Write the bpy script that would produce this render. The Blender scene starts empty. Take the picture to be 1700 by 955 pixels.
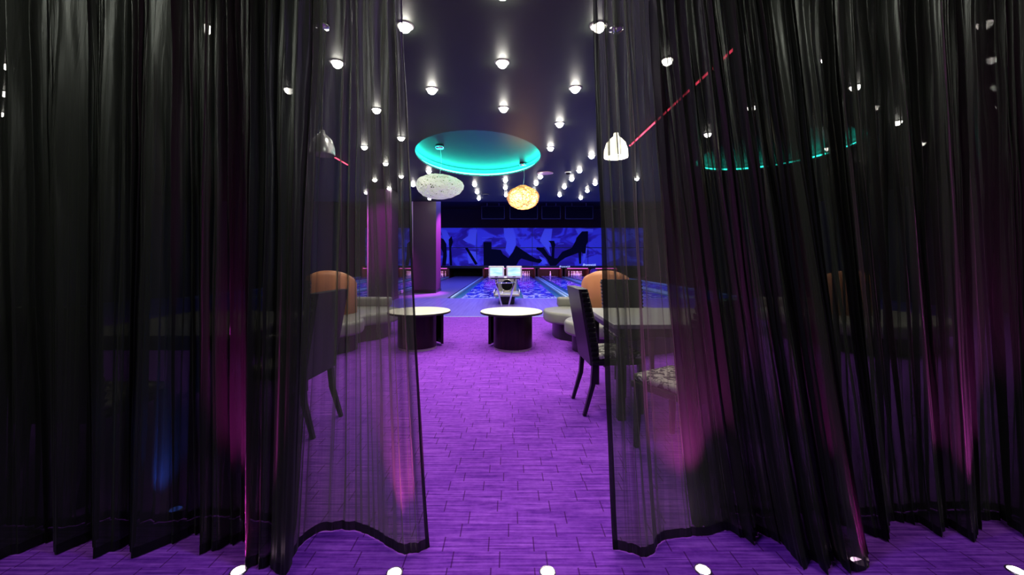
import bpy, bmesh, math, random
from mathutils import Vector, Matrix

C = bpy.context.scene.collection
sc = bpy.context.scene
F = 650.0; EYE = 1.25; VX = 845.0; VY = 430.0     # focal length in px of a 1700 px wide frame, eye height, vanishing point
H = 3.35                                           # lounge ceiling height

# ------------------------------------------------------------------ camera
cam = bpy.data.cameras.new('camera'); co = bpy.data.objects.new('camera', cam); C.objects.link(co)
co.location = (0, 0, EYE); co.rotation_euler = (math.pi/2, 0, 0)
cam.sensor_width = 36; cam.lens = F/1700*36; cam.clip_start = 0.05; cam.clip_end = 200
cam.shift_x = (850-VX)/1700; cam.shift_y = (VY-477.5)/1700
sc.camera = co
# ------------------------------------------------------------------ world, exposure
w = bpy.data.worlds.new('world'); sc.world = w; w.use_nodes = True
w.node_tree.nodes['Background'].inputs[0].default_value = (0.03, 0.025, 0.05, 1)
w.node_tree.nodes['Background'].inputs[1].default_value = 0.1
sc.view_settings.view_transform = 'Standard'; sc.view_settings.look = 'None'
sc.view_settings.gamma = 1; sc.view_settings.use_curve_mapping = False
sc.view_settings.exposure = 0.0
sc.cycles.transparent_max_bounces = 40
sc.cycles.max_bounces = 6; sc.cycles.diffuse_bounces = 3; sc.cycles.glossy_bounces = 3
sc.cycles.sample_clamp_indirect = 3.0
sc.cycles.caustics_reflective = False; sc.cycles.caustics_refractive = False

def aim(o, tgt):
    d = Vector(tgt) - o.location
    o.rotation_euler = d.to_track_quat('-Z', 'Y').to_euler()
def spot(loc, tgt, power, col, angle=100, blend=0.6, rad=0.05):
    l = bpy.data.lights.new('spot_lamp', 'SPOT'); l.energy = power; l.color = col
    l.spot_size = math.radians(angle); l.spot_blend = blend; l.shadow_soft_size = rad
    o = bpy.data.objects.new('spot_lamp', l); C.objects.link(o); o.location = loc; aim(o, tgt); return o
def area(loc, tgt, power, col, sx, sy):
    l = bpy.data.lights.new('area_lamp', 'AREA'); l.energy = power; l.color = col
    l.shape = 'RECTANGLE'; l.size = sx; l.size_y = sy
    o = bpy.data.objects.new('area_lamp', l); C.objects.link(o); o.location = loc; aim(o, tgt); return o

# blue stage lighting of the lane hall, hung above the lounge ceiling line
area((0, 18.6, 4.85), (0, 18.61, 0), 1500, (0.16, 0.18, 1.0), 18, 6)
area((0, 22.5, 4.8), (0, 28.5, 1.9), 150, (0.07, 0.055, 1.0), 20, 1.5)
for x in (-6, -2, 1.5, 5):
    spot((x, 17.2, 4.65), (x, 10.4, 0), 800, (0.24, 0.18, 1.0), 60, 0.8, 0.15)
spot((-0.6, 16.6, 4.5), (-2.7, 14.85, 1.7), 7500, (0.85, 0.1, 0.95), 34, 0.7)
spot((-2.5, 9.7, 3.28), (-3.95, 12.0, 1.8), 1700, (0.85, 0.08, 0.75), 44, 0.7)
# unseen fill lamps added on this side to model the curtain folds
area((-1.9, 0.2, 3.2), (-1.2, 1.7, 1.9), 26, (0.95, 1.0, 0.85), 0.9, 0.3)
area((2.1, 0.2, 3.2), (1.3, 1.7, 1.9), 26, (0.95, 1.0, 0.85), 0.9, 0.3)
spot((0.0, 1.3, 3.25), (0.0, 1.9, 0), 60, (0.42, 0.16, 1.0), 100, 0.8, 0.1)  # added violet fill for the near carpet, no fitting there

# ------------------------------------------------------------------ materials
def mat(name, col, rough=0.5, metal=0.0, spec=0.5, emit=None, es=0, coat=0, sheen=0):
    m = bpy.data.materials.new(name); m.use_nodes = True
    b = m.node_tree.nodes['Principled BSDF']
    b.inputs['Base Color'].default_value = (*col, 1); b.inputs['Roughness'].default_value = rough
    b.inputs['Metallic'].default_value = metal; b.inputs['Specular IOR Level'].default_value = spec
    b.inputs['Coat Weight'].default_value = coat; b.inputs['Sheen Weight'].default_value = sheen
    if emit: b.inputs['Emission Color'].default_value = (*emit, 1); b.inputs['Emission Strength'].default_value = es
    return m
class NT:
    def __init__(s, m): s.t = m.node_tree; s.b = m.node_tree.nodes.get('Principled BSDF')
    def n(s, typ, **kw):
        x = s.t.nodes.new(typ)
        for k, v in kw.items(): setattr(x, k, v)
        return x
    def l(s, a, b): s.t.links.new(a, b)
    def coords(s, scale=(1, 1, 1), kind='Object'):
        c = s.n('ShaderNodeTexCoord'); mp = s.n('ShaderNodeMapping'); mp.inputs['Scale'].default_value = scale
        s.l(c.outputs[kind], mp.inputs[0]); return mp.outputs[0]
    def noise(s, scale_vec=(1, 1, 1), scale=1, detail=3, rough=0.5, dist=0):
        x = s.n('ShaderNodeTexNoise'); s.l(s.coords(scale_vec), x.inputs['Vector'])
        x.inputs['Scale'].default_value = scale; x.inputs['Detail'].default_value = detail
        x.inputs['Roughness'].default_value = rough; x.inputs['Distortion'].default_value = dist
        return x.outputs['Fac']
    def ramp(s, fac, stops):
        r = s.n('ShaderNodeValToRGB'); e = r.color_ramp.elements
        while len(e) < len(stops): e.new(0.5)
        for k, (p, c) in enumerate(stops): e[k].position = p; e[k].color = (*c, 1)
        s.l(fac, r.inputs[0]); return r.outputs[0]
    def mix(s, f, a, b, mode='MIX'):
        x = s.n('ShaderNodeMix', data_type='RGBA', blend_type=mode)
        for sock, v in ((x.inputs[0], f), (x.inputs[6], a), (x.inputs[7], b)):
            if hasattr(v, 'default_value'): s.l(v, sock)
            elif isinstance(v, tuple): sock.default_value = (*v, 1)
            else: sock.default_value = v
        return x.outputs[2]
    def math(s, op, a, b=None):
        x = s.n('ShaderNodeMath', operation=op)
        for i, v in enumerate((a, b)):
            if v is None: continue
            if hasattr(v, 'default_value'): s.l(v, x.inputs[i])
            else: x.inputs[i].default_value = v
        return x.outputs[0]
    def bump(s, h, strength=0.3, dist=0.01):
        x = s.n('ShaderNodeBump'); x.inputs['Strength'].default_value = strength; x.inputs['Distance'].default_value = dist
        s.l(h, x.inputs['Height']); s.l(x.outputs[0], s.b.inputs['Normal'])

M = {}
# carpet: woven horizontal ribs in staggered blocks
m = M['carpet'] = mat('carpet', (0.3, 0.06, 0.6), 0.95, spec=0.1); t = NT(m)
tc = t.n('ShaderNodeTexCoord'); sp = t.n('ShaderNodeSeparateXYZ'); t.l(tc.outputs['Object'], sp.inputs[0])
row = t.math('FLOOR', t.math('DIVIDE', sp.outputs[1], 0.088))
wn = t.n('ShaderNodeTexWhiteNoise', noise_dimensions='1D'); t.l(row, wn.inputs['W'])
wn2 = t.n('ShaderNodeTexWhiteNoise', noise_dimensions='1D'); t.l(t.math('ADD', row, 57.3), wn2.inputs['W'])
wd = t.math('ADD', t.math('MULTIPLY', wn2.outputs['Value'], 0.10), 0.17)
xx = t.math('ADD', t.math('DIVIDE', sp.outputs[0], wd), t.math('MULTIPLY', wn.outputs['Value'], 9.0))
fr = t.math('MULTIPLY', t.math('FRACT', xx), wd)
dash = t.math('LESS_THAN', fr, 0.0055)
cell = t.n('ShaderNodeTexWhiteNoise', noise_dimensions='2D'); cv = t.n('ShaderNodeCombineXYZ'); t.l(t.math('FLOOR', xx), cv.inputs[0]); t.l(row, cv.inputs[1]); t.l(cv.outputs[0], cell.inputs['Vector'])
s1 = t.noise((3.0, 85, 1), 1, 2, 0.6); s2 = t.noise((22, 34, 1), 1, 3, 0.7)
base = t.ramp(s1, [(0.36, (0.10, 0.010, 0.30)), (0.5, (0.25, 0.042, 0.60)), (0.64, (0.42, 0.11, 0.82))])
base = t.mix(0.3, base, t.ramp(s2, [(0.3, (0.09, 0.01, 0.28)), (0.7, (0.45, 0.12, 0.85))]))
base = t.mix(t.math('MULTIPLY', cell.outputs['Value'], 0.22), base, (0.14, 0.02, 0.42))
base = t.mix(t.math('MULTIPLY', dash, 0.75), base, (0.06, 0.004, 0.10))
t.l(base, t.b.inputs['Base Color']); t.bump(s1, 0.4, 0.006)
# approach: lacquered violet boards
m = M['approach'] = mat('approach_wood', (0.25, 0.2, 0.7), 0.22, coat=0.3); t = NT(m)
t.l(t.ramp(t.noise((14, 0.6, 1), 1, 2), [(0.3, (0.24, 0.17, 0.75)), (0.7, (0.30, 0.23, 0.9))]), t.b.inputs['Base Color'])
m = M['walkway'] = mat('walkway_floor', (0.16, 0.13, 0.27), 0.4)
# lane: blue glowing print with pale marbled swirls
m = M['lane'] = mat('lane_print', (0.03, 0.04, 0.8), 0.14, spec=0.25); t = NT(m)
n1 = t.noise((1.5, 0.55, 1), 1.2, 2, 0.5, 1.6)
rd = t.math('ABSOLUTE', t.math('SUBTRACT', n1, 0.5))
sw = t.ramp(rd, [(0.0, (1, 1, 1)), (0.03, (0.6, 0.6, 0.6)), (0.07, (0, 0, 0))])
msk = t.ramp(t.noise((1.6, 0.6, 1), 1.8, 2), [(0.38, (0, 0, 0)), (0.5, (1, 1, 1))])
sw = t.mix(1.0, sw, msk, 'MULTIPLY')
bl = t.ramp(t.noise((1, 0.7, 1), 2.5, 3), [(0.35, (0.008, 0.014, 0.5)), (0.65, (0.035, 0.06, 1.0))])
t.l(t.mix(sw, bl, (0.85, 0.9, 1.0)), t.b.inputs['Base Color'])
M['gutter'] = mat('gutter_teal', (0.05, 0.22, 0.26), 0.35)
M['cap'] = mat('lane_cap', (0.55, 0.85, 0.8), 0.3)
m = M['ceiling'] = mat('ceiling_paint', (0.045, 0.04, 0.065), 0.5, spec=0.12); t = NT(m)
t.l(t.ramp(t.noise((0.5, 0.5, 1), 1, 3), [(0.3, (0.014, 0.017, 0.013)), (0.7, (0.022, 0.026, 0.020))]), t.b.inputs['Base Color'])
M['cove'] = mat('cove_paint', (0.12, 0.2, 0.2), 0.4)
M['cove_top'] = mat('cove_top_shade', (0.007, 0.013, 0.03), 0.4, spec=0.3)  # near-black puts the LED light's fading towards the centre into the colour
M['wall'] = mat('wall_dark', (0.02, 0.018, 0.028), 0.8)
M['plum'] = mat('pillar_plum', (0.03, 0.007, 0.036), 0.5)
M['profile'] = mat('violet_edge_profile', (0.55, 0.35, 0.62), 0.4)
M['alu'] = mat('polished_aluminium', (0.85, 0.85, 0.88), 0.3, 0.85)
M['black'] = mat('black_satin', (0.012, 0.011, 0.013), 0.35)
M['screen'] = mat('black_screen_glass', (0.003, 0.003, 0.005), 0.6, spec=0.1)
M['led_teal'] = mat('led_teal', (0, 0.8, 0.7), 0.5, emit=(0.02, 0.95, 0.66), es=40)
M['led_red'] = mat('led_red', (0.8, 0.05, 0.1), 0.5, emit=(1.0, 0.06, 0.12), es=9)
M['led_magenta'] = mat('led_magenta', (0.8, 0.1, 0.8), 0.5, emit=(1.0, 0.12, 0.75), es=5)
M['bulb'] = mat('bulb', (1, 1, 1), 0.5, emit=(1.0, 0.97, 0.86), es=130)
M['floorbulb'] = mat('floor_bulb', (1, 0.6, 1), 0.5, emit=(1.0, 0.62, 0.92), es=12)
M['chrome'] = mat('chrome', (0.75, 0.75, 0.78), 0.12, 1.0)
M['steel'] = mat('brushed_steel', (0.55, 0.55, 0.53), 0.3, 1.0)
M['greymetal'] = mat('grey_metal', (0.42, 0.42, 0.36), 0.35, 0.4)
M['white'] = mat('white_plastic', (0.85, 0.87, 0.88), 0.4)
M['cream'] = mat('cream_laminate', (0.92, 0.90, 0.72), 0.3)
m = M['darkwood'] = mat('dark_wood', (0.03, 0.012, 0.015), 0.35, spec=0.25); t = NT(m)
t.l(t.ramp(t.noise((30, 30, 1.5), 1, 3), [(0.3, (0.006, 0.0015, 0.003)), (0.7, (0.016, 0.004, 0.006))]), t.b.inputs['Base Color'])
m = M['leather'] = mat('black_leather', (0.012, 0.013, 0.012), 0.4, spec=0.3); t = NT(m)
t.bump(t.noise((1, 1, 1), 120, 3), 0.2, 0.002)
m = M['greyleather'] = mat('grey_leather', (0.23, 0.235, 0.21), 0.42); t = NT(m)
t.bump(t.noise((1, 1, 1), 90, 3), 0.2, 0.002)
m = M['tan'] = mat('tan_leather', (0.62, 0.25, 0.11), 0.42); t = NT(m)
t.bump(t.noise((1, 1, 1), 60, 3), 0.15, 0.002)
m = M['tabletop'] = mat('grey_tabletop', (0.30, 0.31, 0.27), 0.3)
m = M['pattern'] = mat('patterned_seat_cloth', (0.3, 0.3, 0.25), 0.7); t = NT(m)
t.l(t.ramp(t.noise((1, 1, 1), 22, 2, 0.5, 1.0), [(0.46, (0.05, 0.05, 0.04)), (0.54, (0.55, 0.55, 0.45))]), t.b.inputs['Base Color'])
M['wire'] = mat('silver_wire_self_lit', (0.92, 0.95, 0.86), 0.4, emit=(0.8, 0.9, 0.7), es=0.2)  # weak emission put in to brighten the strands, which are no lamp
M['wire_warm'] = mat('amber_fibre', (0.85, 0.62, 0.35), 0.6)
m = M['glow_amber'] = mat('amber_diffuser', (1, 0.7, 0.3), 0.6, emit=(1.0, 0.62, 0.22), es=5.5)
M['nest_dark'] = mat('nest_dark_core', (0.04, 0.045, 0.04), 0.7)  # near-black core put in to darken the gaps between the wires
M['opal'] = mat('opal_glass_lit', (1, 0.98, 0.85), 0.3, emit=(1.0, 0.93, 0.65), es=7)
m = M['lcd'] = mat('lit_display', (0.1, 0.2, 0.3), 0.3, emit=(0.45, 0.75, 0.95), es=1.3); t = NT(m)
t.l(t.ramp(t.noise((3, 1, 14), 1, 2), [(0.3, (0.25, 0.50, 0.75)), (0.7, (0.70, 0.92, 1.0))]), t.b.inputs['Emission Color'])
M['pin'] = mat('pin_white', (0.88, 0.86, 0.86), 0.25)
M['pinred'] = mat('pin_red', (0.7, 0.03, 0.08), 0.3)
M['maroon'] = mat('pit_maroon', (0.035, 0.004, 0.008), 0.6)
M['kick'] = mat('kickback_brown', (0.10, 0.025, 0.015), 0.5)
M['muralblack'] = mat('mural_black_print', (0.005, 0.006, 0.018), 0.8, spec=0.1)
M['muralpale'] = mat('mural_pale_print', (0.28, 0.34, 0.95), 0.6)
m = M['mural'] = mat('mural_blue_print', (0.08, 0.08, 0.5), 0.7, spec=0.15); t = NT(m)
a_ = t.ramp(t.noise((0.55, 1, 0.9), 1.3, 2, 0.5, 1.2), [(0.42, (0.10, 0.05, 0.34)), (0.50, (0.14, 0.08, 0.55)), (0.56, (0.2, 0.2, 0.85))])
t.l(a_, t.b.inputs['Base Color'])
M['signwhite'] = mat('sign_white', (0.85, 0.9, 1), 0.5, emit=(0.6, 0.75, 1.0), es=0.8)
M['purplegloss'] = mat('purple_gloss', (0.25, 0.05, 0.3), 0.15, coat=0.6)
M['vent'] = mat('vent_pink_grey', (0.5, 0.36, 0.45), 0.5)

def curtain_mat(name, tau0, tau1, pal):
    m = bpy.data.materials.new(name); m.use_nodes = True; tr = m.node_tree
    for n in list(tr.nodes): tr.nodes.remove(n)
    t = NT(m)
    out = t.n('ShaderNodeOutputMaterial'); g = t.n('ShaderNodeNewGeometry')
    d = t.n('ShaderNodeVectorMath', operation='DOT_PRODUCT'); t.l(g.outputs['Normal'], d.inputs[0]); t.l(g.outputs['Incoming'], d.inputs[1])
    cs = t.math('MAXIMUM', t.math('ABSOLUTE', d.outputs['Value']), 0.12)
    streak = t.noise((42, 5, 0.7), 1, 3, 0.6, 0.5)
    tau = t.math('ADD', t.math('MULTIPLY', streak, tau1), tau0)
    T = t.math('EXPONENT', t.math('MULTIPLY', t.math('DIVIDE', tau, cs), -1.0))
    tp = t.n('ShaderNodeBsdfTransparent')
    b = t.n('ShaderNodeBsdfPrincipled'); b.inputs['Base Color'].default_value = (*pal, 1); b.inputs['Roughness'].default_value = 0.36
    b.inputs['Specular IOR Level'].default_value = 0.35; b.inputs['Sheen Weight'].default_value = 0.12; b.inputs['Sheen Roughness'].default_value = 0.4
    tl = t.n('ShaderNodeBsdfTranslucent'); tl.inputs[0].default_value = (pal[0]*1.3, pal[1]*1.3, pal[2]*1.2, 1)
    mx = t.n('ShaderNodeMixShader'); mx.inputs[0].default_value = 0.45; t.l(b.outputs[0], mx.inputs[1]); t.l(tl.outputs[0], mx.inputs[2])
    m2 = t.n('ShaderNodeMixShader'); t.l(T, m2.inputs[0]); t.l(mx.outputs[0], m2.inputs[1]); t.l(tp.outputs[0], m2.inputs[2])
    bp = t.n('ShaderNodeBump'); bp.inputs['Strength'].default_value = 0.35; bp.inputs['Distance'].default_value = 0.006
    t.l(t.noise((45, 8, 2.0), 1, 4, 0.6, 1.5), bp.inputs['Height']); t.l(bp.outputs[0], b.inputs['Normal'])
    t.l(m2.outputs[0], out.inputs[0]); return m
M['sheer'] = curtain_mat('black_voile', 0.60, 0.65, (0.055, 0.058, 0.048))
M['sheer2'] = curtain_mat('black_voile_doubled', 0.9, 1.4, (0.024, 0.026, 0.022))
M['hem'] = curtain_mat('black_voile_hem', 1.6, 0.8, (0.012, 0.012, 0.012))

# ------------------------------------------------------------------ mesh helpers
def obj(name, bm, m, parent=None, smooth=False, loc=None):
    me = bpy.data.meshes.new(name)
    if smooth:
        for f in bm.faces: f.smooth = True
    bm.to_mesh(me); bm.free()
    for x in (m if isinstance(m, (list, tuple)) else [m]): me.materials.append(x)
    o = bpy.data.objects.new(name, me); C.objects.link(o)
    if parent: o.parent = parent
    if loc: o.location = loc
    return o
def thing(name, label, cat, loc=(0, 0, 0), rz=0, group=None):
    o = bpy.data.objects.new(name, None); C.objects.link(o); o.location = loc; o.rotation_euler = (0, 0, rz)
    return tag(o, label, cat, group)
def tag(o, label, cat, group=None):
    o['label'] = label; o['category'] = cat
    if group: o['group'] = group
    return o
def struct(o): o['kind'] = 'structure'; return o
def dup(root, loc=None, rz=None, label=None, group=None):
    r = root.copy(); C.objects.link(r)
    if loc is not None: r.location = loc
    if rz is not None: r.rotation_euler = (0, 0, rz)
    if label: r['label'] = label
    if group: r['group'] = group
    for ch in list(root.children):
        c = ch.copy(); C.objects.link(c); c.parent = r
        for g in list(ch.children):
            d = g.copy(); C.objects.link(d); d.parent = c
    return r
def NB(): return bmesh.new()
def box(bm, x0, x1, y0, y1, z0, z1, bev=0, seg=2, mtx=None):
    v = [bm.verts.new(p) for p in ((x0,y0,z0),(x1,y0,z0),(x1,y1,z0),(x0,y1,z0),(x0,y0,z1),(x1,y0,z1),(x1,y1,z1),(x0,y1,z1))]
    fs = [bm.faces.new([v[i] for i in q]) for q in ((3,2,1,0),(4,5,6,7),(0,1,5,4),(1,2,6,5),(2,3,7,6),(3,0,4,7))]
    if mtx: bmesh.ops.transform(bm, matrix=mtx, verts=v)
    if bev:
        es = list({e for f in fs for e in f.edges})
        bmesh.ops.bevel(bm, geom=es, offset=bev, segments=seg, affect='EDGES', profile=0.5)
    return bm
def tube(bm, pts, r, n=8, caps=True, closed=False):
    pts = [Vector(p) for p in pts]; rs = r if isinstance(r, (list, tuple)) else [r]*len(pts)
    rings = []; up = None
    for i, p in enumerate(pts):
        if closed: d = pts[(i+1) % len(pts)] - pts[i-1]
        else: d = pts[min(i+1, len(pts)-1)] - pts[max(i-1, 0)]
        d.normalize()
        if up is None: up = d.orthogonal().normalized()
        else:
            up = (up - d*up.dot(d))
            up = up.normalized() if up.length > 1e-6 else d.orthogonal().normalized()
        s = d.cross(up)
        rings.append([bm.verts.new(p + (up*math.cos(a) + s*math.sin(a))*rs[i]) for a in [2*math.pi*k/n for k in range(n)]])
    R = len(rings)
    for i in range(R if closed else R-1):
        a, b = rings[i], rings[(i+1) % R]
        for k in range(n): bm.faces.new((a[k], a[(k+1) % n], b[(k+1) % n], b[k]))
    if caps and not closed: bm.faces.new(rings[0][::-1]); bm.faces.new(rings[-1])
    return bm
def lathe(bm, prof, n=24, c=(0, 0, 0)):
    rings = []
    for r, z in prof:
        if r < 1e-6: rings.append([bm.verts.new((c[0], c[1], c[2]+z))])
        else: rings.append([bm.verts.new((c[0]+r*math.cos(2*math.pi*k/n), c[1]+r*math.sin(2*math.pi*k/n), c[2]+z)) for k in range(n)])
    for a, b in zip(rings, rings[1:]):
        for k in range(n):
            k2 = (k+1) % n
            if len(a) == 1 and len(b) == 1: continue
            if len(a) == 1: bm.faces.new((a[0], b[k2], b[k]))
            elif len(b) == 1: bm.faces.new((a[k], a[k2], b[0]))
            else: bm.faces.new((a[k], a[k2], b[k2], b[k]))
    return bm
def prism(bm, pts, z0, z1, bev=0, seg=3, mirror=None):
    a = [bm.verts.new((p[0], p[1], z0)) for p in pts]; b = [bm.verts.new((p[0], p[1], z1)) for p in pts]
    n = len(pts); f1 = bm.faces.new(a[::-1]); f2 = bm.faces.new(b)
    for i in range(n): bm.faces.new((a[i], a[(i+1) % n], b[(i+1) % n], b[i]))
    bmesh.ops.recalc_face_normals(bm, faces=bm.faces)
    if bev: bmesh.ops.bevel(bm, geom=list(set(list(f1.edges)+list(f2.edges))), offset=bev, segments=seg, affect='EDGES', profile=0.5)
    return bm
def smooth_closed(pts, sub=6):
    n = len(pts); out = []
    for i in range(n):
        p0, p1, p2, p3 = [Vector(pts[(i+k-1) % n]) for k in range(4)]
        for j in range(sub):
            t = j/sub
            out.append(0.5*((2*p1)+(p2-p0)*t+(2*p0-5*p1+4*p2-p3)*t*t+(3*p1-p0-3*p2+p3)*t**3))
    return [(q.x, q.y) for q in out]
def arc_shell(bm, cx, cy, r0, r1, a0, a1, z0, ztop, n=24, rim=0):
    """thick curved wall; ztop(t) gives the height of its top along the arc"""
    rows = []
    for i in range(n+1):
        t = i/n; a = a0+(a1-a0)*t; zt = ztop(t) if callable(ztop) else ztop
        c, s = math.cos(a), math.sin(a); rm = (r0+r1)/2
        prof = [(r0, z0), (r0, zt-rim), (r0+(rm-r0)*0.3, zt-rim*0.3), (rm, zt), (r1-(r1-rm)*0.3, zt-rim*0.3), (r1, zt-rim), (r1, z0)] if rim else [(r0, z0), (r0, zt), (r1, zt), (r1, z0)]
        rows.append([bm.verts.new((cx+r*c, cy+r*s, z)) for r, z in prof])
    k = len(rows[0])
    for a, b in zip(rows, rows[1:]):
        for j in range(k): bm.faces.new((a[j], a[(j+1) % k], b[(j+1) % k], b[j]))
    bm.faces.new(rows[0]); bm.faces.new(rows[-1][::-1])
    bmesh.ops.recalc_face_normals(bm, faces=bm.faces)
    return bm
def atz(px, py, z):
    """floor-plan point of a thing of height z seen at px,py"""
    D = F*(EYE-z)/(py-VY); return ((px-VX)*D/F, D)

# ------------------------------------------------------------------ setting
RX0, RX1, RY0, RY1 = -11.5, 11.5, -3.0, 29.6
YA, YL, YP, YB = 8.46, 12.5, 27.5, 14.25          # carpet edge, foul line, head pins, ceiling edge
floor = struct(obj('floor', box(NB(), RX0, RX1, RY0, YA, -0.1, 0), M['carpet']))
struct(obj('trim_1', box(NB(), RX0, RX1, YA, YA+0.03, -0.1, 0.004), M['cap']))
ap = NB(); box(ap, RX0, RX1, YA+0.03, YL-0.05, -0.1, 0)
approach = struct(obj('floor', ap, M['approach'])); approach['label'] = 'violet lacquered approach floor'
struct(obj('floor', box(NB(), -3.85, -1.98, YL-0.05, RY1, -0.1, 0), M['walkway']))
struct(obj('floor', box(NB(), RX0, RX1, YL-0.05, RY1, -0.2, -0.12), M['black']))
struct(obj('wall_left', box(NB(), RX0-0.1, RX0, RY0, RY1, -0.2, 5.1), M['wall']))
struct(obj('wall_right', box(NB(), RX1, RX1+0.1, RY0, RY1, -0.2, 5.1), M['wall']))
struct(obj('wall_back', box(NB(), RX0, RX1, RY1, RY1+0.1, -0.2, 5.1), M['wall']))
struct(obj('wall_front', box(NB(), RX0, RX1, RY0-0.1, RY0, -0.1, H), M['wall']))
struct(obj('ceiling', box(NB(), RX0, RX1, YB, RY1, 5.0, 5.1), M['wall']))
# lounge ceiling with three oval light coves
def ceil_panel(bm, x0, x1, y0, y1, cx, cy, rx, ry, z, n=64):
    angs = sorted([2*math.pi*k/n for k in range(n)] + [math.atan2(py-cy, px-cx) % (2*math.pi) for px in (x0, x1) for py in (y0, y1)])
    inn, outp = [], []
    for a in angs:
        c, s = math.cos(a), math.sin(a); q = 1/math.sqrt((c/rx)**2+(s/ry)**2)
        tx = ((x1 if c > 0 else x0)-cx)/c if abs(c) > 1e-9 else 1e9
        ty = ((y1 if s > 0 else y0)-cy)/s if abs(s) > 1e-9 else 1e9
        T = min(tx, ty); inn.append(bm.verts.new((cx+q*c, cy+q*s, z))); outp.append(bm.verts.new((cx+T*c, cy+T*s, z)))
    k = len(angs)
    for i in range(k): bm.faces.new((inn[i], outp[i], outp[(i+1) % k], inn[(i+1) % k]))
COVES = [(-0.62, 8.17, 1.27, 1.79), (5.2, 7.8, 1.27, 1.6)]
cb = NB(); xs = [RX0, 3.2, RX1]
for i, k in enumerate((0, 1)):
    ceil_panel(cb, xs[i], xs[i+1], RY0, YB, *COVES[k], H)
ceiling = struct(obj('ceiling', cb, M['ceiling']))
struct(obj('trim_2', box(NB(), RX0, RX1, YB, YB+0.08, H, 5.0), M['wall']))
for cx, cy, rx, ry in COVES:
    b = NB(); n = 72; hh = 0.17
    def ring(fx, z): return [b.verts.new((cx+(rx+fx)*math.cos(2*math.pi*k/n), cy+(ry+fx)*math.sin(2*math.pi*k/n), z)) for k in range(n)]
    rs = [ring(0.0, H), ring(0.0, H+0.035), ring(0.11, H+0.035), ring(0.11, H+hh-0.03), ring(0.06, H+hh)]
    for a_, b_ in zip(rs, rs[1:]):
        for k in range(n): b.faces.new((a_[k], a_[(k+1) % n], b_[(k+1) % n], b_[k]))
    cove = obj('light_cove', b, M['cove'], ceiling, smooth=False)
    b = NB(); b.faces.new([b.verts.new((cx+(rx+0.06)*math.cos(2*math.pi*k/n), cy+(ry+0.06)*math.sin(2*math.pi*k/n), H+hh)) for k in range(n)])
    obj('cove_ceiling', b, M['cove_top'], ceiling)
    tb = NB(); tube(tb, [(cx+(rx+0.07)*math.cos(2*math.pi*k/n), cy+(ry+0.07)*math.sin(2*math.pi*k/n), H+0.06) for k in range(n)], 0.022, 6, closed=True)
    obj('led_strip', tb, M['led_teal'], ceiling, smooth=True)

# pillars
def pillar(x0, x1, y0, y1, label, h=H):
    r = thing('pillar', label, 'pillar', ((x0+x1)/2, (y0+y1)/2, 0))
    w2, d2 = (x1-x0)/2, (y1-y0)/2
    obj('shaft', box(NB(), -w2, w2, -d2, d2, 0.1, h, 0.01), M['plum'], r)
    obj('plinth', box(NB(), -w2-0.012, w2+0.012, -d2-0.012, d2+0.012, 0, 0.1, 0.004), M['black'], r)
    for sx in (-1, 1):
        obj('corner_trim', box(NB(), sx*w2-0.018, sx*w2+0.018, -d2-0.006, -d2+0.02, 0.1, h), M['profile'] if sx < 0 else M['plum'], r)
    return r
pillar(-3.53, -2.68, 14.3, 15.4, 'dark plum square pillar standing at the edge of the lanes', 5.0)
pillar(-4.22, -3.52, 11.7, 12.45, 'magenta lit square pillar seen through edge of left curtain')

# ------------------------------------------------------------------ lanes and pins
LANES = [(-9.45, 'far left lane beyond both pillars'), (-6.92, 'lane left of the dark pillar'), (-5.05, 'lane behind the dark pillar'),
         (-0.98, 'lane left of score console'), (1.0, 'lane right of score console'), (2.87, 'lane with the lone pin'),
         (4.78, 'right lane with full white rack'), (6.75, 'rightmost curtain-hidden lane')]
pm = NB()
lathe(pm, [(0, 0), (0.028, 0), (0.036, 0.03), (0.052, 0.08), (0.0605, 0.115), (0.055, 0.16), (0.036, 0.215), (0.0255, 0.25), (0.0235, 0.262), (0.0265, 0.29), (0.032, 0.335), (0.030, 0.36), (0.018, 0.377), (0, 0.381)], 14)
pin0 = obj('bowling_pin', pm, M['pin'], smooth=True)
sb = NB()
for z in (0.246, 0.272): lathe(sb, [(0.0262, z-0.006), (0.0272, z), (0.0262, z+0.006)], 14)
stripe0 = obj('stripe', sb, M['pinred'], pin0, smooth=True)
first_pin = True
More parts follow.
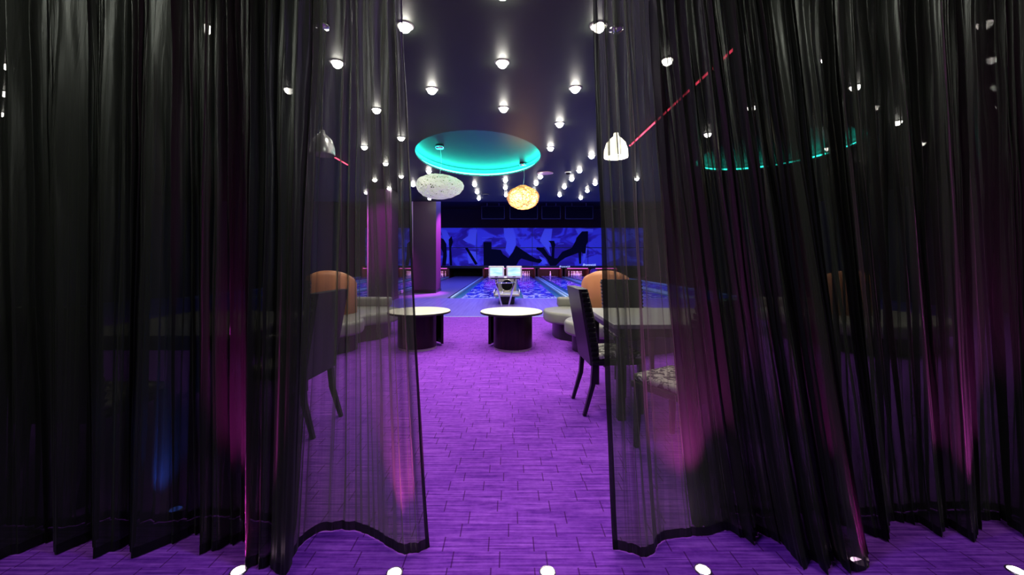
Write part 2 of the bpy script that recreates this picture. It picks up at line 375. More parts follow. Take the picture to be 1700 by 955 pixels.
for lx, ldesc in LANES:
    t_ = thing('bowling_lane', 'blue marbled bowling lane, ' + ldesc, 'bowling lane', (lx, YL, 0), 0, 'bowling lanes')
    L = YP+1.0-YL
    obj('lane_bed', box(NB(), -0.54, 0.54, 0, L, -0.1, 0), M['lane'], t_)
    for s in (-1, 1):
        g = NB(); a0, a1 = sorted((s*0.55, s*0.80)); nseg = 8
        rows = []
        for k in range(nseg+1):
            th = math.pi*k/nseg; x = (a0+a1)/2-0.125*math.cos(th); z = -0.01-0.085*math.sin(th)
            rows.append((g.verts.new((x, 0, z)), g.verts.new((x, L-1.36, z))))
        for p, q in zip(rows, rows[1:]): g.faces.new((p[0], q[0], q[1], p[1]))
        obj('gutter', g, M['gutter'], t_, smooth=True)
        obj('cap_rail', box(NB(), s*0.86-0.035, s*0.86+0.035, 0, L-1.36, -0.08, 0.03, 0.006), M['cap'], t_)
    obj('foul_line', box(NB(), -0.54, 0.54, -0.045, -0.002, -0.05, 0.003), M['cap'], t_)
    # pit: kickbacks, back cushion and LED tube
    p_ = thing('pin_pit', 'dark red pin pit ending the ' + ldesc, 'pin pit', (lx, YP, 0), 0, 'pin pits')
    for s in (-1, 1): obj('kickback', box(NB(), s*0.84-0.045, s*0.84+0.045, -0.15, 1.9, -0.12, 0.72, 0.01), M['kick'], p_)
    obj('cushion', box(NB(), -0.79, 0.79, 1.5, 1.6, -0.12, 0.72), M['maroon'], p_)
    obj('light_tube', box(NB(), -0.72, 0.72, -0.215, -0.20, 0.58, 0.60), M['led_magenta'], p_)
    single = abs(lx-2.87) < 0.01
    area((lx, YP-0.17, 0.60), (lx, YP+0.6, 0.33), 11, (1.0, 0.42, 0.80), 1.4, 0.04)
    spots = [(0.06, 0.26)] if single else [((j-(i/2))*0.3048, i*0.264) for i in range(4) for j in range(i+1)]
    for dx, dy in spots:
        row = round(dy/0.264); pos = round(dx/0.3048+row/2)
        where = {0: ['front pin'], 1: ['second row left', 'second row right'], 2: ['third row left', 'third row middle', 'third row right'],
                 3: ['back row leftmost', 'back row second from left', 'back row third from left', 'back row rightmost']}[0 if single else row][0 if single else pos]
        lab = 'lone white bowling pin with red neck stripes left standing' if single else 'bowling pin, %s, %s' % (where, ldesc)
        if first_pin: o = pin0; o.location = (lx+dx, YP+dy, 0); first_pin = False; tag(o, lab, 'bowling pin')
        else: o = dup(pin0, (lx+dx, YP+dy, 0), 0, lab)
        if not single: o['group'] = 'pins of the ' + ldesc
        elif 'group' in o: del o['group']
# ------------------------------------------------------------------ masking wall with mural
DM = YP+0.55-0.9
def mp(px, py, y=DM): return ((px-VX)*y/F, EYE+(VY-py)*y/F)
mz0, mz1 = mp(0, 441.5)[1], mp(0, 378.5)[1]; zj = mp(0, 411.5)[1]
mural = thing('mural_screen', 'long blue mural of reclining silhouettes above the pins', 'mural', (0, DM, 0))
k = 0
xw = 3.86
for i in range(5):
    x0 = -9.95+i*xw; x1 = x0+xw-0.03
    for z0, z1 in ((mz0, zj-0.025), (zj+0.025, mz1)):
        obj('panel', box(NB(), x0, x1, 0, 0.05, z0, z1, 0.008, 1), M['mural'], mural)
obj('backing', box(NB(), -10, 9.3, 0.05, 0.12, mz0-0.02, mz1+0.02), M['black'], mural)
obj('lower_board', box(NB(), -10, 9.3, -0.02, 0.1, mz0-0.17, mz0-0.005), M['black'], mural)
SIL = [
 [(732,395),(737,398),(741,405),(742,425),(740,441),(734,441),(736,420),(732,412)],
 [(802.5,402),(816,402),(816,413.6),(831.5,415),(835,422),(844,428.5),(850.7,420),(857,408),(863.5,412.7),(874.6,420),(883,425.5),(891,430),(897.6,430),(900,433),(896,437),(880.6,434),(866,429.5),(862,432),(857,441),(803,441)],
 [(910.5,400),(920,400),(922,407),(920.7,411),(920,429),(925,429),(933.5,418),(949,412),(955.7,400),(957,395),(966,384.5),(976,384),(975.7,402),(973,408),(972,421),(967.6,421),(965,418),(964.5,438),(961.5,438),(960,420),(949,424),(938.6,428),(930,434),(923,441),(913,441),(908,431),(897.7,418.5),(890,413.5),(891.7,410.5),(902.8,411.5),(911,424),(915.6,426),(916.4,412),(914,404)],
 [(676,405),(681,400),(684,410),(682,425),(678,441),(673,441),(675,425)],
 [(745,398),(750,392),(752,402),(749,412),(751,441),(747,441),(746,415)],
 [(772,412),(776,411),(793,438),(789,440)],
]
PALE = [
 [(779,381),(792,381),(789,408),(774,402),(768,398),(777,392)],
 [(836,379),(852,379),(856,392),(857,406),(851,418),(846,425),(839,416),(841,402),(837,392)],
 [(904,380),(917,380),(915,398),(912,410),(914,424),(906,412),(896,400),(899,392)],
 [(775,416),(790,418),(792,436),(778,438)],
 [(895,425),(905,430),(910,438),(900,439)],
 [(969,411),(975,412),(972,430),(967,436)],
 [(731,380),(741,382),(747,395),(744,408),(738,402)],
 [(955,380),(985,380),(984,386),(968,384),(960,390)],
 [(741,416),(746,416),(745,438),(739,438)],
]
def print_poly(name, pts, m, off):
    b = NB(); a = [mp(*p) for p in pts]
    f = [b.verts.new((x, off, z)) for x, z in a]; g = [b.verts.new((x, off+0.006, z)) for x, z in a]
    b.faces.new(f); b.faces.new(g[::-1]); n = len(a)
    for i in range(n): b.faces.new((f[i], g[i], g[(i+1) % n], f[(i+1) % n]))
    bmesh.ops.recalc_face_normals(b, faces=b.faces); bmesh.ops.triangulate(b, faces=b.faces)
    return obj(name, b, m, mural)
for p in PALE: print_poly('pale_shape', p, M['muralpale'], -0.008)
for p in SIL: print_poly('silhouette', p, M['muralblack'], -0.016)
for (px0, px1, py) in ((800, 818, 394.5), (824, 842, 394), (856, 874, 394), (800, 816, 399), (926, 936, 405), (890, 896, 396)):
    print_poly('pale_streak', [(px0, py), (px1, py-0.8), (px1, py+0.3), (px0, py+0.8)], M['muralpale'], -0.012)
for tx, ty, wpx in ((928, 444, 20), (967, 441.5, 24)):
    cu = bpy.data.curves.new('lettering', 'FONT'); cu.body = 'Brunswick'; cu.shear = 0.35; cu.extrude = 0.004
    cu.size = wpx*DM/F/4.4*0.95; x, z = mp(tx, ty); tmp = bpy.data.objects.new('tmp', cu); C.objects.link(tmp)
    me = bpy.data.meshes.new_from_object(tmp.evaluated_get(bpy.context.evaluated_depsgraph_get())); bpy.data.objects.remove(tmp)
    o = bpy.data.objects.new('lettering', me); C.objects.link(o); o.rotation_euler = (math.pi/2, 0, 0); o.location = (x, -0.03, z); o.parent = mural
    me.materials.clear(); me.materials.append(M['signwhite'])
# dark hanging screens above the mural
for i, (x0, x1) in enumerate(((799, 838), (846, 893), (899, 931), (938, 985))):
    nm = ['leftmost of the four above the mural', 'second from left, behind the amber pendant', 'third from left above the mural', 'rightmost of the four above the mural'][i]
    X0, _ = mp(x0, 0, 26.3); X1, _ = mp(x1, 0, 26.3); z0 = EYE+(VY-364)*26.3/F; z1 = EYE+(VY-342)*26.3/F
    s_ = thing('hanging_screen', 'black switched-off hanging screen, '+nm, 'screen', ((X0+X1)/2, 26.3, z0), 0, 'hanging screens')
    hw = (X1-X0)/2
    obj('bezel', box(NB(), -hw, hw, 0, 0.08, 0, z1-z0, 0.012), M['black'], s_)
    obj('display', box(NB(), -hw+0.05, hw-0.05, -0.006, 0.0, 0.05, z1-z0-0.05), M['screen'], s_)
    for q in (-0.5, 0.5): obj('hanger', tube(NB(), [(hw*q, 0.05, z1-z0), (hw*q, 0.05, 5.0-z0)], 0.015, 6), M['greymetal'], s_)

d_ = thing('ball_lift_cover', 'shiny purple domed cover beside the pins at far right', 'ball lift', (5.77, 26.6, 0))
obj('dome', lathe(NB(), [(0.27, 0.25), (0.275, 0.36), (0.24, 0.48), (0.15, 0.56), (0, 0.59)], 20), M['purplegloss'], d_, smooth=True)
obj('base', box(NB(), -0.05, 0.05, -0.25, 0.25, 0.02, 0.27, 0.01), M['maroon'], d_)

# ------------------------------------------------------------------ score console and ball return
c_ = thing('score_console', 'twin white score monitors on a splayed chrome tube stand', 'score console', (-0.1, 10.4, 0))
for s in (-1, 1):
    mo = obj('monitor', box(NB(), s*0.235-0.205, s*0.235+0.205, -0.05, 0.09, 0.745, 1.06, 0.02), M['white'], c_)
    obj('display', box(NB(), s*0.235-0.165, s*0.235+0.165, -0.057, -0.049, 0.80, 1.02, 0.004, 1), M['lcd'], mo)
    obj('badge', box(NB(), s*0.235-0.04, s*0.235+0.04, -0.058, -0.049, 0.765, 0.785, 0.004, 1), M['black'], mo)
    obj('stand_tube', tube(NB(), [(s*0.25, 0.02, 0.745), (s*0.24, 0.0, 0.62), (s*0.09, -0.05, 0.0)], 0.022, 8), M['chrome'], c_, smooth=True)
obj('crossbar', tube(NB(), [(-0.24, 0.0, 0.61), (0.24, 0.0, 0.61)], 0.014, 8), M['chrome'], c_, smooth=True)
obj('tray', box(NB(), -0.38, 0.38, -0.04, 0.12, 0.715, 0.742, 0.006), M['black'], c_)
b_ = thing('ball_return', 'low grey metal ball return behind the monitor stand', 'ball return', (-0.06, 11.2, 0))
obj('pedestal', box(NB(), -0.22, 0.22, -0.35, 0.9, 0, 0.22, 0.03), M['black'], b_)
obj('ball_rack', box(NB(), -0.36, 0.36, -0.6, 0.45, 0.22, 0.30, 0.035, 3), M['greymetal'], b_)
for s in (-1, 1):
    obj('side_rail', tube(NB(), [(s*0.34, -0.58, 0.30), (s*0.35, -0.5, 0.36), (s*0.35, 0.35, 0.36), (s*0.33, 0.42, 0.30)], 0.022, 8), M['steel'], b_, smooth=True)
    obj('inner_rail', tube(NB(), [(s*0.12, -0.58, 0.315), (s*0.12, 0.4, 0.33)], 0.014, 8), M['steel'], b_, smooth=True)
hd = NB(); box(hd, -0.29, 0.29, 0.4, 1.1, 0.22, 0.72, 0.07, 4); ho = obj('hood', hd, M['greymetal'], b_, smooth=False)
op = NB(); lathe(op, [(0, 0), (0.16, 0), (0.165, 0.01)], 24); bmesh.ops.transform(op, matrix=Matrix.Translation((0, 0.395, 0.47)) @ Matrix.Rotation(math.pi/2, 4, 'X'), verts=op.verts)
obj('opening', op, M['screen'], b_)
rg = NB(); tube(rg, [(0.17*math.cos(a), 0.39, 0.47+0.17*math.sin(a)) for a in [2*math.pi*i/24 for i in range(24)]], 0.014, 6, closed=True)
obj('opening_ring', rg, M['steel'], b_, smooth=True)
obj('track', box(NB(), 0.0, 0.14, 1.1, 15.9, -0.02, 0.04, 0.01), M['cap'], b_)

# ------------------------------------------------------------------ coffee tables
def coffee(x, y, gapdir, label):
    t_ = thing('coffee_table', label, 'coffee table', (x, y, 0), 0, 'round coffee tables')
    obj('tabletop', lathe(NB(), [(0, 0.492), (0.425, 0.492), (0.437, 0.502), (0.437, 0.512), (0.43, 0.52), (0, 0.52)], 64), M['cream'], t_)
    obj('edge_band', lathe(NB(), [(0.425, 0.488), (0.4385, 0.490), (0.4395, 0.502), (0.4385, 0.513), (0.436, 0.515)], 64), M['black'], t_)
    obj('front_shell', arc_shell(NB(), 0.02*gapdir, -0.03, 0.235, 0.27, math.radians(185), math.radians(355), 0.03, 0.49, 24), M['darkwood'], t_)
    obj('rear_shell', arc_shell(NB(), -0.06*gapdir, 0.05, 0.235, 0.27, math.radians(5), math.radians(175), 0.03, 0.49, 24), M['darkwood'], t_)
    obj('plinth', lathe(NB(), [(0, 0.0), (0.262, 0.0), (0.262, 0.028), (0, 0.03)], 32, (0.02*gapdir, -0.03, 0)), M['greymetal'], t_)
    return t_
coffee(0.034, 5.52, 1, 'round cream coffee table on dark drum base, in the middle of the aisle')
coffee(-1.27, 5.55, -1, 'round cream coffee table half behind the edge of the left curtain')

# ------------------------------------------------------------------ sofas
SEAT = smooth_closed([(.64,6.7),(.57,6.4),(.64,6.1),(.84,5.9),(.90,5.72),(.79,5.5),(.76,5.25),(.9,5.0),(1.25,4.85),(1.9,4.95),(2.5,5.3),(2.65,6.0),(2.4,6.8),(1.8,7.1),(1.1,7.0)])
def sofa(mx, ox, label, oy=0):
    f = lambda x: (x if not mx else -x)
    s_ = thing('serpentine_sofa', label, 'sofa', (ox, oy, 0), 0, 'serpentine sofas')
    obj('seat_cushion', prism(NB(), [(f(x), y) for x, y in SEAT], 0.24, 0.42, 0.045, 4), M['greyleather'], s_, smooth=True)
    cx, cy = 1.6, 6.0
    obj('base', prism(NB(), [(f(cx+(x-cx)*0.86), cy+(y-cy)*0.88) for x, y in SEAT], 0.0, 0.24), M['black'], s_)
    a0, a1 = (math.radians(175), math.radians(345)) if not mx else (math.radians(5), math.radians(-165))
    obj('backrest', arc_shell(NB(), f(1.5), 6.05, 0.22, 0.38, a0, a1, 0.415, lambda t: 0.84+0.24*math.sin(math.pi*min(1, (t*0.9+0.07)))**0.6, 28, 0.07), M['tan'], s_, smooth=True)
    b = NB(); box(b, min(f(.86), f(1.9)), max(f(.86), f(1.9)), 6.86, 7.08, 0.40, 0.57, 0.04, 3)
    obj('bolster', b, M['greyleather'], s_, smooth=True)
    return s_
sofa(False, 0, 'grey serpentine sofa with tan backrest behind the dining chair at right')
sofa(True, -1.24, 'grey serpentine sofa with tan backrest behind the left curtain')
sofa(False, 3.6, 'tan and grey sofa glimpsed through folds of the right curtain')

# ------------------------------------------------------------------ dining chairs and tables (chair faces +X)
def make_chair(label):
    t_ = thing('dining_chair', label, 'chair', (0, 0, 0), 0, 'black dining chairs')
    obj('seat', box(NB(), -0.20, 0.24, -0.22, 0.22, 0.40, 0.445, 0.012), M['leather'], t_)
    obj('seat_cushion', box(NB(), -0.19, 0.235, -0.21, 0.21, 0.443, 0.49, 0.02, 3), M['pattern'], t_, smooth=True)
    # backrest: leaning padded board
    bk = NB(); n = 14; rows = []
    for i in range(n+1):
        t = i/n; z = 0.40+t*0.61; x = -0.17-0.10*t**1.4
        hw = 0.215+0.015*t; th = 0.036+0.010*math.sin(math.pi*t)
        rr = 0.016
        rows.append([bk.verts.new(p) for p in ((x-th+rr, -hw, z), (x+th-rr, -hw, z), (x+th, -hw+rr, z), (x+th+0.012, 0, z), (x+th, hw-rr, z), (x+th-rr, hw, z), (x-th+rr, hw, z), (x-th, hw-rr, z), (x-th, 0, z), (x-th, -hw+rr, z))])
    for a, b in zip(rows, rows[1:]):
        for j in range(10): bk.faces.new((a[j], a[(j+1) % 10], b[(j+1) % 10], b[j]))
    bk.faces.new(rows[0][::-1]); bk.faces.new(rows[-1]); bmesh.ops.recalc_face_normals(bk, faces=bk.faces)
    bo = obj('backrest', bk, M['leather'], t_)
    for i in range(15):
        t = (i+0.6)/15.5; z = 0.40+t*0.61; x = -0.17-0.10*t**1.4; hw = 0.217+0.015*t
        for s in (-1, 1):
            obj('rib', box(NB(), x-0.026, x+0.034, min(s*(hw-0.004), s*(hw+0.008)), max(s*(hw-0.004), s*(hw+0.008)), z-0.012, z+0.012, 0.005, 1), M['leather'], bo)
    for sx, sy in ((1, -1), (1, 1), (-1, -1), (-1, 1)):
        if sx > 0: pts = [(0.205, sy*0.185, 0.41), (0.21, sy*0.187, 0.2), (0.215, sy*0.19, 0)]
        else: pts = [(-0.17, sy*0.185, 0.42), (-0.185, sy*0.187, 0.24), (-0.255, sy*0.195, 0)]
        g = tube(NB(), pts, [0.027, 0.024, 0.018], 4); obj('leg', g, M['black'], t_)
    return t_
ch = make_chair('black ribbed leather chair standing clear of the right curtain edge')
ch.location = (0.84, 3.33, 0); ch.rotation_euler = (0, 0, math.radians(4))
dup(ch, (-1.60, 2.93, 0), math.radians(176), 'black high-backed chair seen through the left curtain beside the aisle')
dup(ch, (1.12, 2.52, 0), math.radians(122), 'black chair with pale seat, nearest behind the right curtain')
dup(ch, (1.30, 4.28, 0), math.radians(-90), 'grey-looking chair on the far side of the right dining table')
dup(ch, (-2.45, 4.10, 0), math.radians(-90), 'chair on the far side of the left dining table')
dup(ch, (-2.35, 2.22, 0), math.radians(90), 'chair on the near side of the left table, close behind curtain')
def dining(x0, x1, y0, y1, label):
    t_ = thing('dining_table', label, 'table', ((x0+x1)/2, (y0+y1)/2, 0), 0, 'dining tables'); hx, hy = (x1-x0)/2, (y1-y0)/2
    obj('tabletop', box(NB(), -hx, hx, -hy, hy, 0.715, 0.75, 0.006), M['tabletop'], t_)
    obj('apron', box(NB(), -hx+0.06, hx-0.06, -hy+0.06, hy-0.06, 0.64, 0.715), M['black'], t_)
    for sx in (-1, 1):
        for sy in (-1, 1): obj('leg', box(NB(), sx*(hx-0.07)-0.03, sx*(hx-0.07)+0.03, sy*(hy-0.07)-0.03, sy*(hy-0.07)+0.03, 0, 0.64, 0.004), M['black'], t_)
dining(0.80, 1.85, 2.98, 4.0, 'grey-topped square dining table behind the right curtain')
dining(-3.0, -1.86, 2.55, 3.75, 'grey-topped square dining table behind the left curtain')

# ------------------------------------------------------------------ pendants
def bell(x, y, z, mt, label, bulb):
    p = thing('pendant_lamp', label, 'pendant lamp', (x, y, z))
    obj('shade', lathe(NB(), [(0.105, 0.0), (0.108, 0.01), (0.104, 0.07), (0.085, 0.13), (0.05, 0.17), (0.025, 0.19), (0.02, 0.22), (0, 0.225)], 32), mt, p, smooth=True)
    obj('bulb', lathe(NB(), [(0, 0.02), (0.045, 0.035), (0.055, 0.07), (0.03, 0.11), (0, 0.12)], 16), bulb, p, smooth=True)
    obj('cord', tube(NB(), [(0, 0, 0.22), (0, 0, H-z-0.03)], 0.005, 6), M['black'], p)
    obj('ceiling_rose', lathe(NB(), [(0, H-z-0.035), (0.06, H-z-0.03), (0.065, H-z), (0, H-z)], 20), M['chrome'], p, smooth=True)
bell(-1.67, 3.5, 2.18, M['alu'], 'chrome bell pendant seen through the left curtain', M['white'])
bell(0.97, 3.55, 2.17, M['opal'], 'glowing white bell pendant just behind the right curtain edge', M['bulb'])
l = bpy.data.lights.new('pendant_bulb', 'POINT'); l.energy = 12; l.color = (1, 0.9, 0.65); l.shadow_soft_size = 0.05
o = bpy.data.objects.new('pendant_bulb', l); C.objects.link(o); o.location = (0.97, 3.55, 2.10)

def nest(x, y, z, rx, rz, mw, core, label, seed, n, drop, flat=0.0, pr=0.0042, cs=0.9):
    rnd = random.Random(seed); p = thing('wire_nest_pendant', label, 'pendant lamp', (x, y, z))
    def surf(d):
        k = 1+0.04*math.sin(3*d.x+seed)+0.03*math.sin(4*d.y+2*seed)+0.03*math.sin(3*d.z)
        zz = d.z*rz*(1.0 if d.z < 0 else 1.0+flat*max(0, 1-math.hypot(d.x, d.y)*1.6))
        return Vector((d.x*rx*k, d.y*rx*k, zz*k))
    wb = NB()
    for i in range(n):
        ax = Vector((rnd.gauss(0, 1), rnd.gauss(0, 1), rnd.gauss(0, 1))).normalized(); u = ax.orthogonal().normalized(); v = ax.cross(u)
        off = rnd.uniform(-0.75, 0.75); rr = math.sqrt(1-off*off); ph = rnd.random()*6.28; pts = []; sh = rnd.uniform(0.93, 1.03)
        a0 = rnd.random()*6.28; sp = rnd.uniform(3, 6.28); N = 22
        for kk in range(N):
            a = a0+sp*kk/(N-1); d = (ax*(off+0.10*math.sin(5*a+ph))+(u*math.cos(a)+v*math.sin(a))*rr).normalized()
            pts.append(surf(d)*(sh+0.02*math.sin(9*a+ph)))
        tube(wb, pts, pr, 3, caps=False)
    so = obj('wire_shell', wb, mw, p)
    cb_ = NB(); bmesh.ops.create_icosphere(cb_, subdivisions=3, radius=1)
    for v in cb_.verts: v.co = surf(v.co.normalized())*cs
    obj('diffuser', cb_, core, p, smooth=True)
    pts = [(0.03*math.sin(t*3.1)*(1 if t < 0.9 else 0)+0.0, 0, rz+ (drop-rz)*t) for t in [i/12 for i in range(13)]]
    obj('cord', tube(NB(), pts, 0.004, 5), M['steel'], p)
    obj('ceiling_canopy', lathe(NB(), [(0, drop-0.07), (0.075, drop-0.07), (0.085, drop-0.05), (0.085, drop), (0, drop)], 24), M['chrome'], p, smooth=True)
zc = H+0.17
nest(-1.38, 7.8, 2.69, 0.46, 0.23, M['wire'], M['nest_dark'], 'silver wire nest pendant hanging left below the teal ceiling cove', 3, 175, zc-2.69, 0.0, 0.008)
nest(0.33, 9.26, 2.68, 0.36, 0.27, M['wire_warm'], M['glow_amber'], 'glowing amber nest pendant hanging right below the teal ceiling cove', 5, 150, zc-2.68, 0.25, 0.004, 0.95)
l = bpy.data.lights.new('amber_bulb', 'POINT'); l.energy = 30; l.color = (1, 0.55, 0.2); l.shadow_soft_size = 0.25
o = bpy.data.objects.new('amber_bulb', l); C.objects.link(o); o.location = (0.33, 9.26, 2.34)

# ------------------------------------------------------------------ ceiling downlights
DL = [('over the open aisle between the curtains', [(834,-8),(672,48),(994,48),(834,108),(955,150),(717,152),(836,183),(929,208),(666,231),(914,248),(982,261),
        (962,285),(712,286),(666,294),(897,295),(949,299),(839,301),(890,306),(988,306),(686,308),(788,308),(937,312),(839,313),(975,318),(886,319.5),(792,320),(749,325),(840,325),(929,325),(964,330),(713,331),(795,331)]),
      ('seen through the left curtain', [(343,50),(560,108),(14,113),(480,152),(8,157),(625,185),(605,246),(640,273),(622,300),(608,321),(646,314),(0,190)]),
      ('seen through the right curtain', [(1635,43),(1374,102),(1108,104),(1647,101),(1420,147),(1655,146),(1662,178),(1452,180),(1248,181),(1672,202),(1490,205),(1175,225),(1530,240),(1375,248),(1430,268),(1057,298)])]
ORD = ['highest', 'second', 'third', 'fourth', 'fifth', 'sixth', 'seventh', 'eighth', 'ninth', 'tenth', 'eleventh', 'twelfth', 'thirteenth', 'fourteenth', 'fifteenth', 'sixteenth', 'seventeenth', 'eighteenth', 'nineteenth', 'twentieth',
       'twenty-first', 'twenty-second', 'twenty-third', 'twenty-fourth', 'twenty-fifth', 'twenty-sixth', 'twenty-seventh', 'twenty-eighth', 'twenty-ninth', 'thirtieth', 'thirty-first', 'thirty-second']
dl0 = None
for desc, pts in DL:
    pts = sorted(pts, key=lambda p: p[1])
    for i, (px, py) in enumerate(pts):
        D = F*(H-EYE-0.03)/(VY-py); X = (px-VX)*D/F
        lab = 'small round white downlight %s, %s%s' % (desc, ORD[i], ' in the picture' if i == 0 else ' from the top')
        if dl0 is None:
            dl0 = thing('ceiling_downlight', lab, 'downlight', (X, D, H), 0, 'ceiling downlights')
            obj('trim_ring', lathe(NB(), [(0.05, -0.004), (0.062, -0.012), (0.078, -0.008), (0.082, 0.0)], 20), M['greymetal'], dl0, smooth=True)
            obj('bulb', lathe(NB(), [(0, -0.062), (0.022, -0.058), (0.042, -0.043), (0.052, -0.022), (0.054, 0.0)], 16), M['bulb'], dl0, smooth=True)
        else: dup(dl0, (X, D, H), 0, lab)
        near = D < 6
        if abs(X) < 7.5:
            spot((X, D, H-0.08), (X, D, 0), (26 if D < 4.6 else 64 if D < 9 else 34)*(1 if -2.6 < X < 2.4 else 0.6), (1.0, 0.93, 0.80), 110, 0.8, 0.05)

# other ceiling fittings
def ceil_at(px, py): D = F*(H-EYE)/(VY-py); return ((px-VX)*D/F, D, H)
s_ = thing('ceiling_speaker', 'flat pinkish round ceiling speaker right of the teal cove', 'speaker', ceil_at(905, 287))
obj('rim', lathe(NB(), [(0.19, 0), (0.2, -0.012), (0.17, -0.018)], 28), M['vent'], s_, smooth=True); obj('grille', lathe(NB(), [(0.17, -0.016), (0, -0.012)], 28), M['vent'], s_)
s_ = thing('smoke_detector', 'small dark dome detector on ceiling right of the speaker', 'smoke detector', ceil_at(943, 286))
obj('base', lathe(NB(), [(0.08, 0), (0.08, -0.02), (0.06, -0.02)], 20), M['white'], s_); obj('dome', lathe(NB(), [(0.06, -0.02), (0.05, -0.05), (0, -0.065)], 20), M['screen'], s_, smooth=True)
s_ = thing('ceiling_vent', 'small black round vent on ceiling between far downlights', 'vent', ceil_at(807, 323))
obj('ring', lathe(NB(), [(0.12, 0), (0.12, -0.02), (0.08, -0.03)], 20), M['black'], s_); obj('grille', lathe(NB(), [(0.08, -0.025), (0, -0.025)], 20), M['screen'], s_)
for x, ya, yb, lab in ((2.22, 3.8, 7.2, 'long thin red light line on ceiling behind the right curtain'), (-3.56, 8.0, 8.66, 'short red light line on ceiling behind the left curtain')):
    r = thing('red_light_strip', lab, 'light strip', (x, ya, H))
    obj('channel', box(NB(), -0.022, 0.022, 0, yb-ya, -0.02, 0), M['black'], r); obj('diffuser', box(NB(), -0.012, 0.012, 0.01, yb-ya-0.01, -0.03, -0.02), M['led_red'], r)

# ------------------------------------------------------------------ floor uplights
UPS = [(-1.66, 1.95, (0.03, 0.10, 1.0), 'in-floor uplight behind the left curtain, throwing blue light on its folds', 60),
       (-1.08, 1.565, (1.0, 0.05, 0.75), 'in-floor magenta uplight in front of the left curtain bunch', 40),
       (-0.455, 1.555, (1.0, 0.08, 0.8), 'in-floor pink uplight in front of the left curtain edge', 26),
       (0.154, 1.56, (1.0, 0.2, 0.9), 'in-floor pink uplight in the middle of the curtain opening', 8),
       (0.778, 1.57, (1.0, 0.08, 0.8), 'in-floor pink uplight in front of the right sheer curtain', 26),
       (1.44, 1.612, (1.0, 0.05, 0.75), 'in-floor pink uplight at the foot of the right curtain bunch', 45),
       (2.03, 1.565, (1.0, 0.08, 0.8), 'in-floor pink uplight in the right corner of the picture', 30)]
for x, y, c, lab, e in UPS:
    u = thing('floor_uplight', lab, 'uplight', (x, y, 0), 0, 'in-floor uplights')
    obj('bezel', lathe(NB(), [(0.026, 0.003), (0.028, 0.006), (0.032, 0.004), (0.033, 0.0)], 24), M['steel'], u, smooth=True)
    blue = c[0] < 0.5
    obj('lens', lathe(NB(), [(0, 0.010), (0.016, 0.009), (0.026, 0.003)], 20), M['floorbulb'] if not blue else mat('blue_lens', (0, 0, 1), emit=(0.1, 0.2, 1), es=4), u, smooth=True)
    spot((x, y, 0.03), (x, y+(0.5 if not blue else -0.5), 2.0), e*4.0, c, 46, 1.0, 0.02)

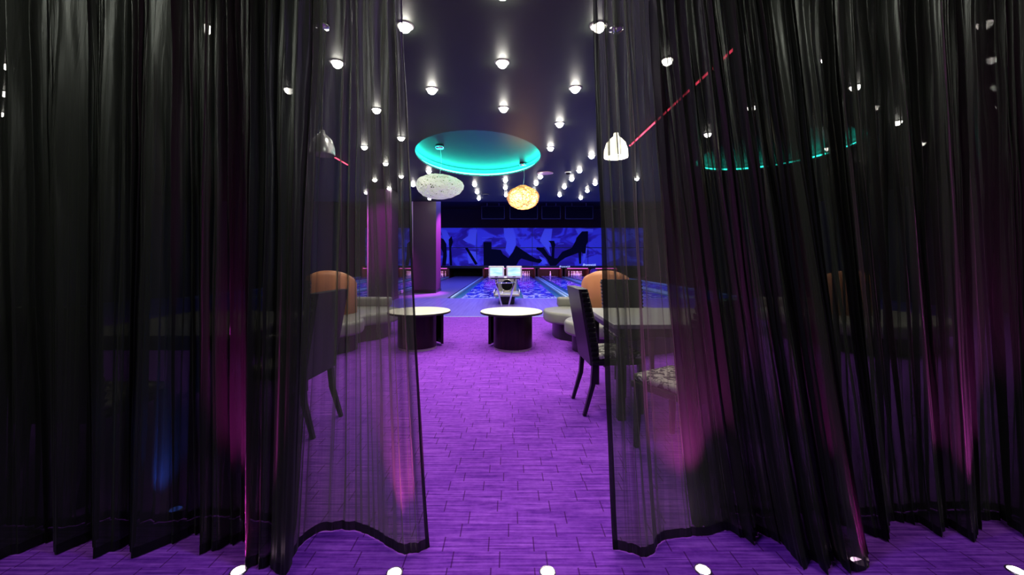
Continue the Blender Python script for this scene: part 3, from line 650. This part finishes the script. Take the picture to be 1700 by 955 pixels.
# ------------------------------------------------------------------ curtains
def wob(x, s): return math.sin(x*1.7+s)*0.5+math.sin(x*3.9+s*2.3)*0.3+math.sin(x*8.3+s*5.1)*0.2
def curtain(name, label, bot, top, nf, m, seed, A_top=0.035, A_bot=0.01, omega=1.2, nu=700, nv=44, border=(False, False), yoff=0.0, group='black voile curtains', ytop=1.76, soft=False):
    """bot: foot line as (px, py) floor points; top: matching x positions (px at the top of the frame, depth ~1.75 m)"""
    zt = H-0.02
    P = [atz(px, py, 0) for px, py in bot]
    T = [((x-VX)*1.76/F) for x in top]
    if soft:
        Q = [(p[0], p[1], q) for p, q in zip(P, T)]; Q = [Q[0]]+Q+[Q[-1]]; R_ = []
        for i in range(1, len(Q)-2):
            p0, p1, p2, p3 = [Vector(Q[i+k-1]) for k in range(4)]
            for j in range(6):
                tt = j/6; R_.append(0.5*((2*p1)+(p2-p0)*tt+(2*p0-5*p1+4*p2-p3)*tt*tt+(3*p1-p0-3*p2+p3)*tt**3))
        R_.append(Vector(Q[-1])); P = [(q.x, q.y) for q in R_]; T = [q.z for q in R_]
    n = len(P)
    L = [0]
    for i in range(1, n): L.append(L[-1]+max(0.003 if soft else 0.02, math.dist(P[i], P[i-1])))
    tot = L[-1]; ks = [l/tot for l in L]
    def ev(u, v):
        u = min(max(u, 0), 1); i = 0
        while i < n-2 and ks[i+1] < u: i += 1
        s = (u-ks[i])/(ks[i+1]-ks[i]); ss = s*s*(3-2*s)*0.35+s*0.65
        bx = P[i][0]+(P[i+1][0]-P[i][0])*ss; by = P[i][1]+(P[i+1][1]-P[i][1])*ss
        tx = T[i]+(T[i+1]-T[i])*s
        z = 0.004+(zt-0.004)*(1-v); h = 1-v                      # h: 0 foot .. 1 top
        hh = min(1.0, h/0.72)
        e = hh**0.85
        x = bx*(1-e)+tx*e
        y = by*(1-e*0.93)+ytop*(e*0.93)
        ph = 2*math.pi*(nf*u+0.6*wob(u*nf*0.35, seed))+0.5*wob(h*2.2+u*5, seed+3)
        am = 0.55+0.45*math.sin(u*nf*1.3+seed)
        A = (A_bot+(A_top-A_bot)*e**0.7)*am
        lam = abs(T[-1]-T[0])/nf*e+tot/nf*(1-e)
        B = lam/(4*math.pi)*omega*(0.25+0.75*e)
        x += B*math.sin(2*ph)+0.010*wob(h*5+u*nf*0.8, seed)*e
        y += A*math.sin(ph)+0.35*A*math.sin(2.3*ph+seed)+0.003*wob(h*7+u*17, seed)*e
        y += 0.010*wob(u*nf*0.7+h*1.3, seed+9)*(0.15+0.85*e)
        return (x, y+yoff, z)
    root = thing(name, label, 'curtain', (0, 0, 0), 0, group)
    def sheet(nm, us, vs, mt, dy=0, par=None):
        b = NB(); rows = [[b.verts.new((lambda q: (q[0], q[1]+dy, q[2]))(ev(u, v))) for u in us] for v in vs]
        for r0, r1 in zip(rows, rows[1:]):
            for k in range(len(us)-1): b.faces.new((r0[k], r0[k+1], r1[k+1], r1[k]))
        return obj(nm, b, mt, par or root, smooth=True)
    us = [i/nu for i in range(nu+1)]; vs = [i/nv for i in range(nv+1)]
    c = sheet('cloth', us, vs, m)
    sheet('bottom_hem', us, [0.988, 0.994, 1.0], M['hem'], -0.0015)
    if border[0]: sheet('side_hem', [0.02*tot**-1*k/4 for k in range(5)], vs, M['hem'], -0.0015)
    if border[1]: sheet('side_hem', [1-0.02*tot**-1*k/4 for k in range(5)], vs, M['hem'], -0.0015)
    return root
curtain('sheer_curtain', 'black voile curtain in dense folds filling the left of the picture',
    [(-150,930),(-75,895),(-78,932),(0,930),(92,897),(90,923),(158,896),(156,929),(221,903),(219,929),(336,884),(334,921),(412,897),(408,942),(448,944),(472,962),(484,940)],
    [-110,-60,-50,0,80,95,160,175,240,250,330,345,410,425,470,500,520], 38, M['sheer2'], 1.3, 0.04, 0.014, 1.35, 1300)
curtain('sheer_curtain', 'second layer of black voile hanging behind the left dense folds',
    [(-140,915),(-40,898),(60,903),(150,886),(235,893),(330,880),(430,893),(470,910)],
    [-110,-20,80,170,260,350,450,520], 34, M['sheer2'], 4.1, 0.035, 0.014, 1.3, 900, yoff=0.10)
curtain('sheer_curtain', 'thin see-through edge of the left voile curtain, flaring at the floor',
    [(455,915),(478,938),(500,906),(535,884),(590,882),(628,898),(655,916),(682,921),(714,911)],
    [470,500,530,555,580,605,625,645,661], 10, M['sheer'], 2.2, 0.024, 0.004, 1.0, 620, border=(False, True), soft=True, ytop=1.83)
curtain('sheer_curtain', 'thin see-through edge of the right voile curtain beside the aisle',
    [(1018,914),(1040,917),(1078,926),(1098,900),(1140,893),(1190,886),(1215,872)],
    [984,998,1020,1050,1075,1100,1130], 9, M['sheer'], 5.4, 0.024, 0.004, 1.0, 520, border=(True, False), soft=True)
curtain('sheer_curtain', 'black voile bunch sweeping diagonally down to the pink uplight at right',
    [(1150,875),(1210,882),(1250,904),(1258,885),(1300,905),(1335,948),(1352,930),(1372,955),(1385,925),(1408,952),(1438,948),(1436,905)],
    [1070,1095,1120,1130,1155,1180,1195,1215,1230,1250,1280,1300], 26, M['sheer2'], 7.7, 0.03, 0.016, 1.3, 900, ytop=1.71)
curtain('sheer_curtain', 'black voile curtain in upright folds at the far right of the picture',
    [(1390,870),(1470,899),(1478,866),(1530,872),(1563,894),(1570,872),(1618,903),(1624,866),(1665,864),(1708,900),(1716,866),(1780,885),(1850,920)],
    [1270,1380,1400,1460,1510,1525,1590,1610,1650,1690,1705,1760,1820], 34, M['sheer2'], 9.1, 0.04, 0.014, 1.35, 1100, ytop=1.82)
curtain('sheer_curtain', 'second layer of black voile behind the upright folds at right',
    [(1215,872),(1300,880),(1380,870),(1470,878),(1560,868),(1640,866),(1685,868),(1730,880),(1860,890)],
    [1120,1220,1330,1440,1540,1630,1700,1760,1850], 38, M['sheer'], 3.3, 0.035, 0.014, 1.3, 700, yoff=0.09)
# curtain track on the ceiling
tr_ = thing('curtain_track', 'dark ceiling track the voile curtains hang from', 'curtain track', (0, 1.78, H))
obj('rail', box(NB(), -3.2, 3.2, -0.03, 0.03, -0.03, 0.0, 0.003), M['greymetal'], tr_)
